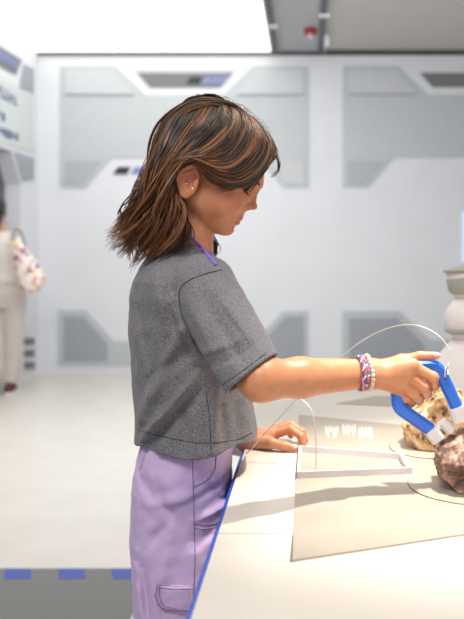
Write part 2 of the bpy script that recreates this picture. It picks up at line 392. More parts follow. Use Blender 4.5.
def rock_mat(name, c1, c2, c3, vein, sc):
    m = mat(name, c1, .75, bump=.9, bscale=90); nt = m.node_tree; b = nt.nodes['Principled BSDF']
    tc = nt.nodes.new('ShaderNodeTexCoord')
    n = nt.nodes.new('ShaderNodeTexNoise'); n.inputs['Scale'].default_value = sc; n.inputs['Detail'].default_value = 9; n.inputs['Roughness'].default_value = .65
    nt.links.new(tc.outputs['Object'], n.inputs['Vector'])
    rp = nt.nodes.new('ShaderNodeValToRGB'); e = rp.color_ramp.elements
    e[0].position = .36; e[0].color = c3; e[1].position = .66; e[1].color = c1
    x = e.new(.5); x.color = c2
    nt.links.new(n.outputs['Fac'], rp.inputs[0])
    v = nt.nodes.new('ShaderNodeTexNoise'); v.inputs['Scale'].default_value = 6; v.inputs['Detail'].default_value = 1.5; v.inputs['Distortion'].default_value = .6
    nt.links.new(tc.outputs['Object'], v.inputs['Vector'])
    r2 = nt.nodes.new('ShaderNodeValToRGB'); e = r2.color_ramp.elements
    e[0].position = .49; e[0].color = (0, 0, 0, 1); e[1].position = .51; e[1].color = (0, 0, 0, 1); x = e.new(.5); x.color = (1, 1, 1, 1)
    nt.links.new(v.outputs['Fac'], r2.inputs[0])
    mx = nt.nodes.new('ShaderNodeMix'); mx.data_type = 'RGBA'
    nt.links.new(r2.outputs[0], mx.inputs['Factor']); nt.links.new(rp.outputs[0], mx.inputs['A']); mx.inputs['B'].default_value = vein
    nt.links.new(mx.outputs['Result'], b.inputs['Base Color']); return m
def rock(c, rad, seed, m, label, nplanes=16, extra=()):
    rr = np.random.default_rng(seed); c = np.array(c); rad = np.array(rad)
    N = rr.normal(size=(nplanes, 3)); N /= np.linalg.norm(N, axis=1)[:, None]; D = .70+.2*rr.random(nplanes)
    def f(p):
        q = (p-c)/rad; d = (nrm(q)-1)
        for n, dd in zip(N, D): d = smax(d, q@n-dd, .02)
        for n, dd in extra: d = smax(d, q@np.array(n)-dd, .05)
        d = d*rad.min()
        d = d+.005*vnoise(p+seed, 38)+.0032*vnoise(p+seed, 85)+.0018*vnoise(p, 200)
        return smax(d, ZT+.0037-p[:, 2], .002)
    V, Q = mesh_sdf(f, c-rad*1.15, c+rad*1.15, .0018)
    o = link('rock', mesh_np('rock', V, Q), m); tag(o, label, 'rock', 'rocks on the table'); return f
rk1 = rock((.306, 1.258, .796), (.112, .106, .076), 5, rock_mat('rock_brown', srgb(200, 170, 150), srgb(134, 104, 90), srgb(66, 48, 42), srgb(230, 208, 190), 44), 'dark brown rock with pale vein, nearer of the two rocks',
     extra=(((-.55, 0, .83), .84),))
rk2 = rock((.268, 1.525, .798), (.096, .080, .096), 11, rock_mat('rock_golden', srgb(240, 218, 182), srgb(206, 164, 118), srgb(60, 40, 30), srgb(212, 172, 128), 40), 'golden speckled rock behind the blue horseshoe magnet',
     extra=(((-.72, 0, .69), .60), ((.5, 0, .86), .76)))

# ================================================================== magnet
YM = 1.256
mg = empty('horseshoe_magnet', tuple(P(430, 400, YM)), 'blue horseshoe magnet with white poles held in her right hand', 'magnet')
def sweep(name, pts, w, dep, m, parent, n=60, bev=.0042):
    pts = np.array(pts); T_ = np.gradient(pts, axis=0); T_ /= np.linalg.norm(T_, axis=1)[:, None]
    Nn = np.cross(T_, A(0, 1, 0)); Nn /= np.linalg.norm(Nn, axis=1)[:, None]; V = []
    hw, hd = w/2, dep/2; b = bev
    sec = [(-hw+b, -hd), (hw-b, -hd), (hw, -hd+b), (hw, hd-b), (hw-b, hd), (-hw+b, hd), (-hw, hd-b), (-hw, -hd+b)]
    for p, nn in zip(pts, Nn): V += [p+nn*s+A(0, 1, 0)*t for s, t in sec]
    bm = bmesh.new(); vs = [bm.verts.new(tuple(v)) for v in V]; k = len(sec)
    for i in range(len(pts)-1):
        for j in range(k): bm.faces.new((vs[i*k+j], vs[i*k+(j+1) % k], vs[(i+1)*k+(j+1) % k], vs[(i+1)*k+j]))
    bm.faces.new(vs[:k]); bm.faces.new(vs[-k:])
    return from_bm(name, bm, m, parent, smooth=False)
def rounded(corners, r, seg=7):
    out = [corners[0]]
    for i in range(1, len(corners)-1):
        p0, p, p1 = corners[i-1], corners[i], corners[i+1]; a = (p0-p)/np.linalg.norm(p0-p); b = (p1-p)/np.linalg.norm(p1-p)
        s = p+a*r; e = p+b*r
        for t in np.linspace(0, 1, seg): out.append((1-t)**2*s+2*t*(1-t)*p+t*t*e)
    out.append(corners[-1]); return out
mc = [(430, 429), (397.5, 406.5), (397, 388), (415, 367), (437, 366), (458, 410)]
def MP(x, y): return P(x, y, YM+(x-430)*.0004)
sweep('handle', rounded([MP(*c) for c in mc], .010), .0205, .024, M_mag, mg)
def pole(a, b, w, dep):
    return sweep('pole', [MP(*a), (MP(*a)+MP(*b))/2, MP(*b)], w, dep, M_white, mg)
pole((429.5, 429), (438, 439.5), .0235, .027); pole((456.5, 406), (461, 420), .0265, .028)
pole((441.5, 421.5), (450.5, 431), .0155, .022)
prism('keeper_bar', [MP(434, 438)+A(0, .012, 0), MP(438, 442)+A(0, .012, 0), MP(464, 420)+A(0, .012, 0), MP(460, 416)+A(0, .012, 0)], (0, .006, 0), M_chrome, mg)
ey = tube('eyelet', [MP(443.5, 377)+A(0, -.0125, 0), MP(443, 371)+A(0, -.017, 0), MP(445.5, 366)+A(0, -.010, 0), MP(447, 369)+A(0, -.004, 0), MP(446, 374)+A(0, -.0125, 0)], .0016, M_chrome, mg, n=16)
tube('screw', [MP(443.5, 377.5)+A(0, -.0135, 0), MP(443.5, 377.5)+A(0, -.0100, 0)], .0022, M_line, mg)

tag(tube('tether_cable', [MP(446, 368)+A(0, -.006, 0), P(451, 358, 1.262), P(443, 340, 1.275), P(425, 328, 1.29), P(405, 325, 1.31), P(383, 330, 1.33), P(362, 341, 1.35), P(341, 357, 1.37), P(320, 376, 1.39), P(300, 396, 1.40), P(283, 414, 1.405), P(262, 437, 1.41), P(250, 450, 1.41), T(246, 455)+A(0, 0, .002)], .00115, M_steel, n=90),
    'pale steel cable arching from the magnet behind her forearm to the table edge', 'cable')
tag(tube('tether_cable', [P(262, 400, 1.42), P(275, 391, 1.41), P(290, 394, 1.40), P(302, 400, 1.39), P(310, 408, 1.38), P(314, 420, 1.37), P(316, 440, 1.36), P(316, 460, 1.352), P(316, 470, 1.35), T(320, 472)+A(0, 0, .002)], .0009, M_steel, n=60),
    'thin cable looping down into the low white frame', 'cable')

# ================================================================== white segmented figure
Yb = 1.93; base = P(480, 411, Yb); tip = P(467, 262, Yb); ax = tip-base; L_ = np.linalg.norm(ax); ax /= L_
rb = empty('robot_arm_model', tuple(base+A(0, 0, 0)), 'white segmented rounded model with grey-green rings behind the rocks', 'model')
R_ = lambda px: px*Yb/F
H_ = lambda py: (411-py)/149*L_
lathe('lower_dome', [(R_(47), H_(406)), (R_(50), H_(397)), (R_(48), H_(380)), (R_(43), H_(364)), (R_(34), H_(350)), (R_(25), H_(341)), (R_(22), H_(338))], M_robot, rb, base, ax)
lathe('joint', [(R_(21), H_(340)), (R_(22), H_(332)), (R_(27), H_(326)), (R_(27.5), H_(316)), (R_(25), H_(308)), (R_(19), H_(301)), (R_(15.5), H_(298))], M_robot, rb, base, ax)
lathe('joint_ring', [(R_(23), H_(332)), (R_(27.6), H_(330)), (R_(28.2), H_(327)), (R_(27), H_(326))], M_robotg, rb, base, ax)
lathe('neck', [(R_(15), H_(300)), (R_(17), H_(290)), (R_(22), H_(270)), (R_(20), H_(268.5))], M_robot, rb, base, ax)
lathe('neck_ring', [(R_(18), H_(293)), (R_(20.5), H_(290)), (R_(22.5), H_(279)), (R_(21.5), H_(277))], M_robotg, rb, base, ax)
lathe('rim_ring', [(R_(22), H_(271)), (R_(24), H_(270.5)), (R_(24.3), H_(268)), (R_(21), H_(267.5)), (R_(14), H_(266))], M_robotg, rb, base, ax)

# ================================================================== the girl
YG = 1.372
HO = A(-.194, YG, 1.262); PITCH = 28.0; YAW = -5.0
RH = rotm('Z', YAW)@rotm('Y', PITCH)
def to_local(p, O=HO, R=RH, s=1.0): return ((p-O)@R)/s
def from_local(q, O=HO, R=RH): return np.asarray(q)@R.T+O
def skull(q):
    d = ell(q, (.008, 0, .056), (.093, .071, .070))
    d = smin(d, ell(q, (.050, 0, .010), (.049, .055, .066)), .03)
    return d
def head(q, ears=True):
    qs = q.copy(); qs[:, 1] = np.abs(qs[:, 1])
    d = skull(q)
    d = smin(d, ell(qs, (.055, .030, -.008), (.036, .027, .030)), .02)          # cheek
    d = smin(d, cone(qs, (.018, .046, -.022), (.070, .012, -.044), .016, .014), .02)   # jaw
    d = smin(d, ell(q, (.083, 0, -.044), (.0165, .018, .0145)), .014)              # chin
    d = smin(d, ell(q, (.068, 0, -.018), (.031, .030, .030)), .015)                # mouth mound
    d = smin(d, cone(qs, (.084, .036, .050), (.0955, .010, .048), .008, .008), .014)   # brow
    d = smax(d, -ell(qs, (.104, .031, .035), (.013, .017, .011)), .012)           # socket
    d = smin(d, cone(q, (.0935, 0, .045), (.1065, 0, .0140), .0050, .0066), .009)  # nose
    d = smin(d, ell(qs, (.0990, .0095, .005), (.0085, .0058, .0062)), .005)
    d = smin(d, ell(q, (.1095, 0, .0112), (.0074, .0076, .0066)), .004)
    d = smin(d, ell(q, (.0940, 0, -.0175), (.0092, .018, .0054)), .0035)            # upper lip
    d = smin(d, ell(q, (.0932, 0, -.0275), (.0092, .016, .0060)), .0035)
    d = smax(d, -cone(qs, (.1035, 0, -.0224), (.086, .0215, -.0195), .0012, .0012), .0022)
    d = smax(d, -ell(q, (.1005, 0, -.0365), (.008, .014, .004)), .006)
    lid = ell(qs, (.0815, .0305, .0345), (.0138, .0138, .0138))
    d = smin(d, lid, .003)
    d = smax(d, -cone(qs, (.0955, .022, .0270), (.090, .040, .0280), .0009, .0009), .002)   # lid crease
    d = smax(d, -cone(qs, (.1055, .008, -.0015), (.1015, .007, .003), .0022, .0022), .002)
    if ears:
        e = (qs.copy()-A(.006, .0775, .000))/1.06
        ang = math.radians(16); x = e[:, 0]*math.cos(ang)+e[:, 2]*math.sin(ang); z = -e[:, 0]*math.sin(ang)+e[:, 2]*math.cos(ang)
        e = np.stack([x, e[:, 1]-.45*np.clip(-x, -.01, .03), z], -1)
        o = ell(e, (0, 0, 0), (.0165, .0058, .0275))
        o = smax(o, -ell(e, (.0020, .0060, .003), (.0108, .0085, .0190)), .002)
        rim = [(.010, .0028, .015), (.005, .003, .025), (-.004, .003, .027), (-.012, .003, .020), (-.0155, .003, .008), (-.0145, .002, -.004), (-.009, .001, -.015)]
        o = smin(o, chain(e, [A(*r_) for r_ in rim], [.0027, .0032, .0034, .0034, .0031, .0026, .002]), .002)
        o = smin(o, chain(e, [A(.004, .001, .016), A(-.005, .002, .009), A(-.007, .002, -.004), A(0, .002, -.011)], [.0018, .0022, .0024, .0024]), .002)
        o = smin(o, ell(e, (-.0005, .0015, -.021), (.0078, .0036, .0085)), .004)
        o = smin(o, ell(e, (.0105, .0018, -.003), (.0032, .0028, .0048)), .002)
        d = smin(d, o, .004)
    return d
# hands: joints in the world
rh = dict(wr=P(368, 373.5, 1.232))
RHAND = [  # finger joints, radii
    ([P(412, 366, 1.232), P(433, 377.5, 1.2325), P(434, 386, 1.262), P(424, 386, 1.276)], [.0095, .0088, .0078, .0068]),
    ([P(408, 376, 1.228), P(424, 387.5, 1.2300), P(427, 394, 1.262), P(416, 393, 1.277)], [.0095, .0088, .0078, .0068]),
    ([P(403, 384.5, 1.229), P(414.5, 395, 1.2320), P(419, 400, 1.262), P(409, 400, 1.277)], [.0092, .0084, .0075, .0066]),
    ([P(396, 389, 1.236), P(405, 398, 1.2400), P(411, 403, 1.264), P(402, 403, 1.277)], [.0085, .0076, .0068, .006]),
    ([P(386, 368, 1.245), P(402, 361, 1.256), P(420, 356.5, 1.256), P(437, 355.5, 1.252)], [.0125, .0098, .0082, .0058])]
W = P(368, 373.5, 1.232); EL = P(261, 380, 1.135); SH = A(-.185, 1.262, 1.062)
LW_ = P(247, 441, 1.535); LE = A(-.20, 1.575, .885); LS = A(-.205, 1.487, 1.062)
LHAND = [
    ([P(273, 435, 1.525), P(291, 429, 1.515), P(301, 436, 1.505), P(303, 445, 1.50)], [.0092, .0082, .0074, .0064]),
    ([P(274, 431.5, 1.545), P(292, 425.5, 1.54), P(302, 432, 1.53), P(305, 440, 1.525)], [.0092, .0082, .0074, .0064]),
    ([P(271, 430.5, 1.565), P(287, 425, 1.565), P(297, 430, 1.56), P(300, 437, 1.555)], [.009, .008, .0072, .0062]),
    ([P(266, 432, 1.58), P(280, 427, 1.585), P(288, 431, 1.585), P(291, 436, 1.58)], [.0082, .0072, .0064, .0056]),
    ([P(256, 443.5, 1.515), P(271, 443, 1.495), P(284, 446, 1.488), P(295.5, 447.8, 1.485)], [.012, .0098, .0086, .0064])]
def hand(p, H, w, wr):
    mid = (H[1][0][0]+H[2][0][0])/2
    d = cone(p, w, w+(mid-w)*.35, wr*.86, wr*.80)
    for k in range(4): d = smin(d, cone(p, w+(H[k][0][0]-w)*.15, H[k][0][0], .0125, H[k][1][0]*1.12), .010)
    d = smin(d, cone(p, w+(H[4][0][0]-w)*.3, H[4][0][1], .014, H[4][1][1]), .012)
    d = smin(d, cone(p, H[4][0][0]*.5+w*.5, H[0][0][0]*.75+H[0][0][0]*.25, .011, .009), .012)
    for k in range(5):
        j, r_ = H[k]; j = [np.array(x) for x in j]
        f = chain(p, j, r_)
        for n_ in (1, 2): f = smin(f, ell(p, j[n_], (r_[n_]*1.06,)*3), .003)
        f = f + .0007*np.exp(-((nrm(p-(j[1]*.5+j[2]*.5))/.004)**2))
        if k < 4: d = smin(d, f, .0016)
        else: d = smin(d, f, .006)
    return d
G = []   # groups: (bbox lo, bbox hi, function)
G.append((HO-.17, HO+.17, lambda p: head(to_local(p))))
NB = A(-.215, YG, 1.125)
G.append((NB-A(.12, .12, .06), HO+A(.06, .06, .05), lambda p: smin(cone(p, NB, from_local((-.012, 0, -.005)), .050, .043), cone(p, A(-.193, YG, 1.12), from_local((.012, 0, -.036)), .022, .022), .02)))
G.append((A(-.33, 1.2, .60), A(-.05, 1.55, 1.17), lambda p: smin(column(p, [(.62, -.213, YG, .05, .09), (.66, -.214, YG, .066, .108), (.76, -.214, YG, .070, .114), (.86, -.205, YG, .066, .098), (.95, -.208, YG, .070, .10), (1.04, -.214, YG, .074, .113), (1.09, -.216, YG, .062, .118), (1.125, -.216, YG, .045, .08), (1.15, -.216, YG, .035, .05)]), cone(p, SH, LS, .034, .034), .02)))
def arm(p, s, e, w, ws=.0225):
    d = smin(cone(p, s, e, .036, .0285), cone(p, e, e+(w-e)*.35, .0285, .0295), .02)
    return smin(d, cone(p, e+(w-e)*.35, w, .0295, ws), .01)
G.append((np.minimum(np.minimum(SH, EL), W)-.06, np.maximum(np.maximum(SH, EL), W)+.06, lambda p: arm(p, SH, EL, W)))
G.append((np.minimum(np.minimum(LS, LE), LW_)-.06, np.maximum(np.maximum(LS, LE), LW_)+.06, lambda p: arm(p, LS, LE, LW_, .021)))
G.append((W-A(.03, .06, .07), P(440, 350, 1.28)+A(.03, .03, .03), lambda p: hand(p, RHAND, W, .024)))
G.append((LW_-A(.04, .08, .05), P(305, 425, 1.6)+A(.03, .03, .03), lambda p: hand(p, LHAND, LW_, .023)))
for sy in (-1, 1):
    y = YG+sy*.068
    G.append((A(-.34, y-.09, -.01), A(-.1, y+.09, .75), lambda p, y=y: smin(chain(p, [A(-.21, y, .70), A(-.205, y, .40), A(-.218, y, .07)], [.055, .040, .027]), cone(p, A(-.22, y, .045), A(-.12, y, .03), .028, .02), .02)))
def body(p):
    lo, hi = p.min(0), p.max(0); d = None
    for a, b, f in G:
        if len(p) > 60000 and ((hi < a).any() or (lo > b).any()): continue
        e = f(p); d = e if d is None else smin(d, e, .012)
    return d if d is not None else np.full(len(p), 1.)
def body_c(p): return body(p)

M_skin = mat('skin', srgb(210, 146, 108), .42, col2=srgb(202, 136, 98), scale=60, detail=5, sss=.12, bump=.04, bscale=500)
mix_attr(M_skin, 'lip', srgb(190, 98, 88)); mix_attr(M_skin, 'blush', srgb(206, 116, 90)); mix_attr(M_skin, 'nail', srgb(236, 190, 172))
girl = empty('person', (-.2, YG, 0), 'girl with brown wavy hair in grey T-shirt and lavender trousers gripping a magnet', 'person')
V, Q = mesh_sdf(body, (-.40, 1.05, -.01), (.30, 1.68, 1.42), .0019, slack=1.9)
me = mesh_np('body', V, Q); q = to_local(V)
qs = q.copy(); qs[:, 1] = np.abs(qs[:, 1])
lipd = np.minimum(ell(q, (.0950, 0, -.0175), (.010, .0185, .0054)), ell(q, (.0942, 0, -.0275), (.010, .0165, .0060)))
attr(me, 'lip', np.clip(1-lipd/.0022, 0, 1)*.85)
attr(me, 'blush', .7*np.exp(-(nrm(qs-A(.07, .040, -.002))/.024)**2)+.5*np.exp(-(nrm(qs-A(.115, 0, .008))/.012)**2)+.5*np.exp(-(nrm(qs-A(0, .078, .002))/.028)**2))
nail = np.zeros(len(V))
for H in (RHAND, LHAND):
    j, r_ = H[4]; tipc = j[3]+A(0, -.003, .003); nail = np.maximum(nail, np.clip(1.6-nrm(V-tipc)/.0048, 0, 1))
attr(me, 'nail', nail)
link('body', me, M_skin, girl)
# eyes and lashes
M_eye = mat('eyeball', srgb(235, 230, 225), .15, coat=.5); M_hairdark = mat('lash', srgb(28, 18, 14), .6)
for sy in (-1, 1):
    c = from_local((.0815, sy*.0305, .0345)); bm = bmesh.new(); bmesh.ops.create_uvsphere(bm, u_segments=20, v_segments=12, radius=.0130)
    bmesh.ops.translate(bm, verts=bm.verts, vec=tuple(c)); from_bm('eye', bm, M_eye, girl, smooth=True)
    St = []
    for t in np.linspace(0, 1, 26):
        a = math.radians(-52+104*t)*1.0; z = .0270+.0022*abs(t-.5)
        b0 = A(.0815+.0136*math.cos(a)*.93, sy*(.0305+.0136*math.sin(a)), z)
        o = A(math.cos(a), sy*math.sin(a)*.8, -.55+.5*t*0); o /= np.linalg.norm(o)
        St.append([b0, b0+o*.0045, b0+o*.0085+A(0, 0, .002)])
    St = from_local(np.array(St)); V, Q = tubes(St, np.full(St.shape[:2], .00034)*np.array([1.2, .9, .35])[None], 4)
    link('eyelash', mesh_np('eyelash', V, Q), M_hairdark, girl)
    tube('lash_line', from_local([(.0815+.0137*math.cos(math.radians(a))*.95, sy*(.0305+.0137*math.sin(math.radians(a))), .0273+.0018*abs(a)/52) for a in range(-54, 60, 9)]), .0010, M_hairdark, girl, 5)
    St = []
    for t in np.linspace(0, 1, 40):
        b0 = A(.1035-.016*t**1.6, sy*(.012+.034*t), .0485+.006*math.sin(t*2.4)+random.uniform(-.0015, .0015)); St.append([b0, b0+A(-.001, sy*.004, .001), b0+A(-.003, sy*.008, .0004)])
    St = np.array(St)
    for k in range(St.shape[1]):
        for _ in range(4):
            d = head(St[:, k].copy(), False); e = 1e-4
            g = np.stack([(head(St[:, k]+e*np.eye(3)[i], False)-d)/e for i in range(3)], -1); St[:, k] -= (d-.0004)[:, None]*g
    St = from_local(St); V, Q = tubes(St, np.full(St.shape[:2], .0005)*np.array([1, .9, .4])[None], 4)
    link('eyebrow', mesh_np('eyebrow', V, Q), mat('brow', srgb(70, 45, 32), .6), girl)
# ear studs
M_stud = mat('stud', srgb(235, 235, 240), .12, metal=.9)
for (x, y) in ((186.5, 183.5), (192.5, 188.5)):
    p = hit(x, y, lambda p: head(to_local(p)), 1.2, 1.45); bm = bmesh.new(); bmesh.ops.create_icosphere(bm, subdivisions=2, radius=.0019)
    bmesh.ops.translate(bm, verts=bm.verts, vec=tuple(p)); from_bm('ear_stud', bm, M_stud, girl, smooth=True)

# ---- T-shirt
CUFF = P(252, 374, 1.150); SHs = P(203, 287, 1.262)
shirt_tab = [(.79, -.189, YG, .107, .140), (.85, -.193, YG, .104, .139), (.90, -.200, YG, .100, .138), (.96, -.207, YG, .097, .140), (1.02, -.213, YG, .094, .143), (1.06, -.216, YG, .090, .142), (1.09, -.218, YG, .082, .135), (1.115, -.219, YG, .070, .112), (1.135, -.219, YG, .056, .082), (1.155, -.218, YG, .049, .064), (1.19, -.208, YG, .044, .056)]
CUF2 = A(-.165, 1.585, .93)
folds = [(P(183, 330, 1.24), P(141, 415, 1.28), -.006, .011), (P(190, 345, 1.24), P(150, 380, 1.26), .0045, .010), (P(200, 372, 1.24), P(142, 437, 1.28), -.0055, .007),
         (P(196, 392, 1.23), P(150, 445, 1.27), .0045, .008), (P(140, 290, 1.3), P(160, 400, 1.26), .005, .014), (P(150, 330, 1.28), P(158, 440, 1.26), -.004, .012),
         (P(175, 300, 1.25), P(196, 360, 1.22), -.006, .009), (P(212, 395, 1.24), P(214, 450, 1.25), -.0045, .008), (P(232, 400, 1.26), P(236, 450, 1.27), .004, .01), (P(180, 400, 1.24), P(186, 452, 1.24), .0035, .01),
         (P(178, 262, 1.3), P(200, 275, 1.25), -.003, .008), (P(160, 275, 1.28), P(170, 330, 1.25), -.004, .012), (P(220, 410, 1.25), P(226, 452, 1.26), .0035, .006)]
sfolds = [(P(205, 300, 1.2), P(252, 372, 1.13), .0045, .009), (P(218, 292, 1.2), P(262, 350, 1.14), -.004, .008), (P(205, 352, 1.18), P(240, 340, 1.14), -.0035, .006), (P(212, 364, 1.17), P(245, 352, 1.13), .003, .006),
          (P(190, 300, 1.22), P(212, 345, 1.18), -.004, .008), (P(225, 278, 1.22), P(236, 300, 1.2), .003, .007)]
def shirt_solid(p, off=0.):
    d = column(p, shirt_tab)
    sh = cone(p, A(-.210, 1.285, 1.078), A(-.210, 1.459, 1.078), .044, .044)
    d = smin(d, sh, .03)
    n = cone(p, A(-.21, YG, 1.155), A(-.21, YG, 1.0), .02, .02)*0
    d = d+sum(crease(p, *f) for f in folds)*1.7+.0012*vnoise(p, 28)+.0010*vnoise(p, 60)
    s = cone(p, SHs, CUFF+(CUFF-SHs)*.25, .054, .0465)
    s = s+sum(crease(p, *f) for f in sfolds)*1.3+.001*vnoise(p, 50)
    s2 = cone(p, A(-.205, 1.475, 1.06), CUF2, .052, .047)
    d = smin(d, s, .009); d = smin(d, s2, .015)
    return d-off
cutd = A(.62, -.16, -.77); cutd /= np.linalg.norm(cutd)
cut2 = (CUF2-A(-.205, 1.475, 1.06)); cut2 /= np.linalg.norm(cut2)
nkd = A(.42, 0, .91)
def shirt(p):
    o = shirt_solid(p)
    hem = .815+.004*np.sin(p[:, 0]*45)+.002*np.sin(p[:, 1]*60)
    d = np.maximum(o, -(o+.0062))                        # a shell of cloth
    d = smax(d, hem-p[:, 2], .002)
    c1 = (p-CUFF)@cutd; near = nrm(p-CUFF-cutd*.02) < .10
    d = np.where(near, smax(d, c1, .002), d)
    c2 = (p-CUF2)@cut2; near2 = nrm(p-CUF2) < .085
    d = np.where(near2, smax(d, c2, .002), d)
    nk = (p-A(-.185, YG, 1.150))@nkd
    d = np.where(p[:, 2] > 1.1, smax(d, nk, .002), d)
    return d
M_shirt = mat('heather_grey', srgb(136, 134, 139), .9, col2=srgb(84, 84, 90), scale=800, detail=2, lo=.36, hi=.64, bump=.25, bscale=900, sheen=.1, stretch=(1, 1, .5))
V, Q = mesh_sdf(shirt, (-.36, 1.08, .78), (-.02, 1.68, 1.22), .0024, slack=1.9)
# keep the big connected piece(s)
tsh = link('t_shirt', mesh_np('t_shirt', V, Q), M_shirt, girl)
def seam(name, px, f, r, m, parent, n=30, y0=1.05, y1=1.5, off=0):
    pp = catmull([(a, b, 0) for a, b in px], n); return tube(name, [hit(a, b, f, y0, y1)+A(0, off, 0) for a, b, _ in pp], r, m, parent, 5)
M_seam = mat('seam_dark', srgb(66, 66, 70), .9)
seam('sleeve_seam', [(222, 270), (205, 274), (188, 281), (180, 290), (180, 305), (186, 325), (195, 345)], shirt_solid, .0011, M_seam, tsh)
seam('hem_stitch', [(138, 430), (165, 437), (200, 443), (235, 440), (252, 433)], shirt_solid, .0007, M_seam, tsh, n=50)
seam('hem_stitch', [(266, 353), (245, 369), (222, 385)], shirt_solid, .0007, M_seam, tsh, n=30)
seam('side_seam', [(206, 392), (210, 420), (211, 450)], shirt_solid, .0008, M_seam, tsh, n=30)
# neck ribbon
tube('neck_cord', [hit(x, y, lambda p: np.minimum(body(p), shirt_solid(p)), 1.2, 1.45)+A(0, -.0012, 0) for x, y in ((184, 232), (188, 235), (193, 239), (198, 244), (203, 249), (208, 255), (213, 261), (216, 265))]
     , .0028, mat('purple_ribbon', srgb(132, 104, 205), .7), girl, 6, n=30)

# ---- trousers
def leg_tab(y): return [(.045, -.212, y, .075, .078), (.3, -.212, y, .074, .076), (.55, -.212, y, .075, .074), (.66, -.215, y, .080, .070), (.74, -.215, y, .074, .058), (.80, -.212, y, .05, .03)]
tf = [(P(195, 520, 1.25), P(240, 505, 1.28), -.003, .006), (P(150, 545, 1.26), P(170, 520, 1.25), .0035, .008), (P(140, 560, 1.28), P(146, 619, 1.28), -.004, .007), (P(146, 560, 1.28), P(153, 619, 1.27), .004, .006),
      (P(160, 500, 1.24), P(190, 540, 1.24), .003, .01), (P(150, 505, 1.25), P(200, 495, 1.24), -.003, .009), (P(198, 545, 1.25), P(215, 530, 1.27), .003, .008), (P(140, 470, 1.3), P(160, 500, 1.26), .003, .01), (P(170, 540, 1.24), P(160, 590, 1.24), -.003, .008),
      (P(198, 500, 1.25), P(235, 480, 1.27), .0035, .006), (P(205, 470, 1.25), P(222, 500, 1.26), -.003, .007)]
def pants_solid(p):
    d = column(p, [(.62, -.215, YG, .060, .09), (.66, -.215, YG, .078, .118), (.70, -.216, YG, .083, .130), (.75, -.216, YG, .084, .134), (.78, -.213, YG, .083, .132), (.82, -.204, YG, .080, .123), (.865, -.202, YG, .077, .115)])
    for sy in (-1, 1): d = smin(d, column(p, leg_tab(YG+sy*.070)), .012)
    d = d+sum(crease(p, *f) for f in tf)*1.5+.0022*vnoise(p*A(1, 1, .6), 30)+.0008*vnoise(p, 70)
    return d
def pants(p): 
    o = pants_solid(p); d = np.maximum(o, -(o+.0068)); return d
M_pants = mat('lavender_cotton', srgb(202, 178, 219), .85, col2=srgb(194, 170, 212), scale=40, bump=.2, bscale=900, sheen=.1)
V, Q = mesh_sdf(pants, (-.33, 1.2, .03), (-.09, 1.55, .88), .0027, slack=1.9)
tr = link('trousers', mesh_np('trousers', V, Q), M_pants, girl)
M_ps = mat('lavender_seam', srgb(140, 116, 165), .9)
seam('side_seam', [(192, 452), (193, 480), (194, 520), (195, 560), (194, 590), (193, 640)], pants_solid, .0010, M_ps, tr)
seam('pocket_seam', [(216, 455), (215, 468), (210, 477), (203, 483), (194, 487)], pants_solid, .0012, M_ps, tr)
seam('yoke_seam', [(148, 446), (144, 458), (140, 470)], pants_solid, .0008, M_ps, tr, n=14)
seam('thigh_seam', [(194, 524), (206, 525), (220, 522)], pants_solid, .0010, M_ps, tr, n=14)
seam('thigh_seam', [(194, 528), (206, 529), (219, 526)], pants_solid, .0007, M_ps, tr, n=14)
# cargo pocket: two quilted cloth slabs lying on the leg
def slab(name, poly, th, parent):
    cxp = np.mean([a for a, b in poly]); grid = 14; bm = bmesh.new()
    p = [np.array(a, float) for a in poly]; rows = []
    for i in range(grid+1):
        u = i/grid; row = []
        for j in range(grid+1):
            v = j/grid; s = (1-u)*(1-v)*p[0]+u*(1-v)*p[1]+u*v*p[2]+(1-u)*v*p[3]
            w = hit(s[0], s[1], pants_solid, 1.1, 1.5); e = min(u, 1-u, v, 1-v)
            row.append(bm.verts.new(tuple(w+A(-.0004, -th*min(1, e*9)-.0004+.003*(e <= 0), 0))))
        rows.append(row)
    for i in range(grid):
        for j in range(grid): bm.faces.new((rows[i][j], rows[i+1][j], rows[i+1][j+1], rows[i][j+1]))
    return from_bm(name, bm, M_pants, parent, smooth=True)
cp = slab('cargo_pocket', [(157, 592), (193, 594), (193, 660), (162, 655)], .004, tr)
fl = slab('pocket_flap', [(157, 584), (194, 584.5), (193.5, 614), (162, 610)], .0065, cp)
for k in (0, 3): seam('pocket_stitch', [(157, 585+k), (175, 586+k), (193, 586+k)], lambda p: pants_solid(p)-.0062, .0007, M_ps, cp, n=10)
seam('pocket_stitch', [(157, 585), (156, 598), (163, 609), (178, 612), (193, 614)], lambda p: pants_solid(p)-.0066, .0009, M_ps, cp, n=20)
seam('pocket_stitch', [(160, 585), (159.5, 597), (165, 606), (178, 609), (193, 611)], lambda p: pants_solid(p)-.0066, .0006, M_ps, cp, n=20)
# ---- shoes
M_shoe = mat('white_shoe', srgb(225, 222, 218), .6)
for sy in (-1, 1):
    y = YG+sy*.07
    f = lambda p: smax(smin(ell(p, (-.20, y, .052), (.075, .036, .042)), ell(p, (-.13, y, .034), (.062, .036, .028)), .03), .012-p[:, 2], .004)
    V, Q = mesh_sdf(f, (-.31, y-.06, 0), (-.04, y+.06, .12), .003)
    s = link('shoe', mesh_np('shoe', V, Q), M_shoe, girl)
    f2 = lambda p: smax(smin(ell(p, (-.195, y, .008), (.084, .038, .03)), ell(p, (-.13, y, .008), (.068, .040, .03)), .03), np.abs(p[:, 2]-.0085)-.008, .002)
    V, Q = mesh_sdf(f2, (-.31, y-.06, -.005), (-.04, y+.06, .03), .0025); link('sole', mesh_np('sole', V, Q), M_white, s)

